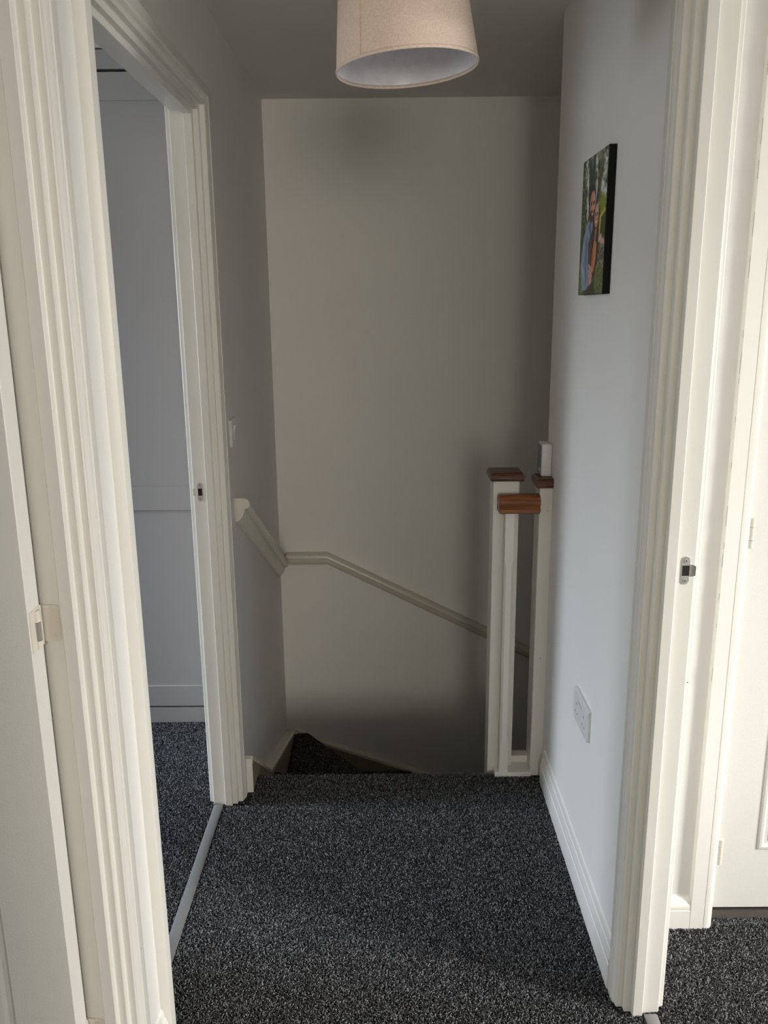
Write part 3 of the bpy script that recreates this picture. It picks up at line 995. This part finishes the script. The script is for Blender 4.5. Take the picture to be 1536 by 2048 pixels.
# spider ring, holder, bulb, cord, rose
sp_ = bmesh.new()
for k in range(3):
    a = 2 * math.pi * k / 3 + 0.4
    mtx = Matrix.Rotation(a, 4, 'Z') @ Matrix.Translation((R1 / 2 + 0.01, 0, HS - 0.02)) @ Matrix.Rotation(R90, 4, 'Y')
    bmesh.ops.create_cone(sp_, cap_ends=True, segments=8, radius1=0.0015, radius2=0.0015, depth=R1 - 0.02, matrix=mtx)
link('spider', tl(sp_), 'cord', pl)
link('lamp_holder', tl(lathe([(0.0, 0.150), (0.019, 0.150), (0.020, 0.165), (0.020, 0.205), (0.012, 0.220), (0.0, 0.221)], 24)), 'plastic', pl, angle=40)
link('bulb', tl(lathe([(0.0, 0.085), (0.012, 0.087), (0.022, 0.096), (0.0265, 0.110), (0.024, 0.126), (0.016, 0.140), (0.013, 0.152), (0.0, 0.152)], 24)), 'bulb', pl, smooth=True)
top = tilt @ Vector((0, 0, 0.218))
cb = bmesh.new()
cyl(cb, ((top.x), top.y, (top.z + ZC) / 2), 2, 0.003, ZC - top.z, 10)
link('cord', cb, 'cord', pl)
link('ceiling_rose', lathe([(0.0, -0.028), (0.012, -0.027), (0.030, -0.018), (0.038, -0.006), (0.038, 0.0), (0.0, 0.0)], 32, (top.x, top.y, ZC)), 'plastic', pl, angle=40)

# ------------------------------------------------------------------ carpet pile: every tuft a bent, tapering fibre bundle
def pile(areas, holes, seed):
    g = np.random.default_rng(seed)
    P = []
    for x0, x1, y0, y1, dens in areas:
        n = int((x1 - x0) * (y1 - y0) * dens)
        nx = max(1, int(math.sqrt(n * (x1 - x0) / (y1 - y0))))
        ny = max(1, n // nx)
        gx, gy = np.meshgrid((np.arange(nx) + 0.5) / nx, (np.arange(ny) + 0.5) / ny)
        p = np.stack([x0 + gx.ravel() * (x1 - x0), y0 + gy.ravel() * (y1 - y0)], 1)
        p += (g.random(p.shape) - 0.5) * np.array([(x1 - x0) / nx, (y1 - y0) / ny]) * 1.1
        P.append(p)
    p = np.concatenate(P)
    keep = np.ones(len(p), bool)
    for x0, x1, y0, y1 in holes:
        keep &= ~((p[:, 0] > x0) & (p[:, 0] < x1) & (p[:, 1] > y0) & (p[:, 1] < y1))
    p = p[keep]
    n = len(p)
    ang = g.random(n) * 2 * np.pi
    L = 0.0055 + 0.0025 * g.random(n)
    tiltv = np.radians(35 + 40 * g.random(n))
    r_ = 0.0012 + 0.0005 * g.random(n)
    d = np.stack([np.cos(ang), np.sin(ang)], 1)
    side = np.stack([-d[:, 1], d[:, 0]], 1)
    zb = -0.0075
    mid = p + d * (L * 0.45 * np.sin(tiltv))[:, None]
    zm = zb + 0.0045 + 0.002 * g.random(n)
    tip = p + d * (L * np.sin(tiltv))[:, None]
    ztip = zm + 0.0004 + 0.0022 * g.random(n)
    V = np.zeros((n, 7, 3), np.float32)
    for k in range(3):
        t = 2 * np.pi * k / 3 + np.pi / 2
        c, s = math.cos(t), math.sin(t)
        V[:, k, :2] = p + side * (r_ * c)[:, None] + d * (r_ * s)[:, None]
        V[:, k, 2] = zb
        V[:, 3 + k, :2] = mid + side * (r_ * c)[:, None] - d * (r_ * 0.35 * s)[:, None]
        V[:, 3 + k, 2] = zm + r_ * s * 0.9
    V[:, 6, :2] = tip
    V[:, 6, 2] = ztip
    tri = []
    for k in range(3):
        j = (k + 1) % 3
        tri += [(k, j, 3 + j), (k, 3 + j, 3 + k), (3 + k, 3 + j, 6)]
    tri = np.array(tri, np.int32)
    F = (tri[None] + (np.arange(n, dtype=np.int32) * 7)[:, None, None]).reshape(-1, 3)
    cls = g.random(n)
    shade = np.where(cls < 0.50, 0.030 + 0.035 * g.random(n), np.where(cls < 0.80, 0.095 + 0.075 * g.random(n), 0.20 + 0.20 * g.random(n)))
    col = np.ones((n, 7, 4), np.float32)
    col[..., 0] = shade[:, None] * 0.99
    col[..., 1] = shade[:, None] * 1.0
    col[..., 2] = shade[:, None] * 1.05
    me = bpy.data.meshes.new('carpet_pile')
    me.vertices.add(n * 7)
    me.vertices.foreach_set('co', V.ravel())
    me.loops.add(F.size)
    me.loops.foreach_set('vertex_index', F.ravel())
    me.polygons.add(len(F))
    me.polygons.foreach_set('loop_start', np.arange(0, F.size, 3, dtype=np.int32))
    me.polygons.foreach_set('use_smooth', np.ones(len(F), bool))
    at_ = me.color_attributes.new('fibre', 'FLOAT_COLOR', 'POINT')
    at_.data.foreach_set('color', col.ravel())
    me.update(calc_edges=True)
    me.materials.append(M['fibre'])
    o = bpy.data.objects.new('carpet_pile', me)
    C.objects.link(o)
    o.parent = floor
    o['kind'] = 'stuff'
    return o


holes = [(-0.570, -0.537, D1[0] - 0.02, D1[1] + 0.001), (0.564, 0.597, D3[0] - 0.02, D3[1] + 0.001),
         (XLr - 0.01, FL, D2[1], D1[0]), (FR, XRr + 0.01, D3[1], 3), (XLr - 0.01, XL + 0.04, D1[1], 3), (0.355, 0.6, 2.534, 3)]
pile([(-0.54, 0.60, 1.10, YS - 0.004, 82000), (-1.25, -0.54, 1.56, WY - 0.002, 68000), (0.60, 1.15, 1.05, YW + 0.030, 76000)], holes, 3)
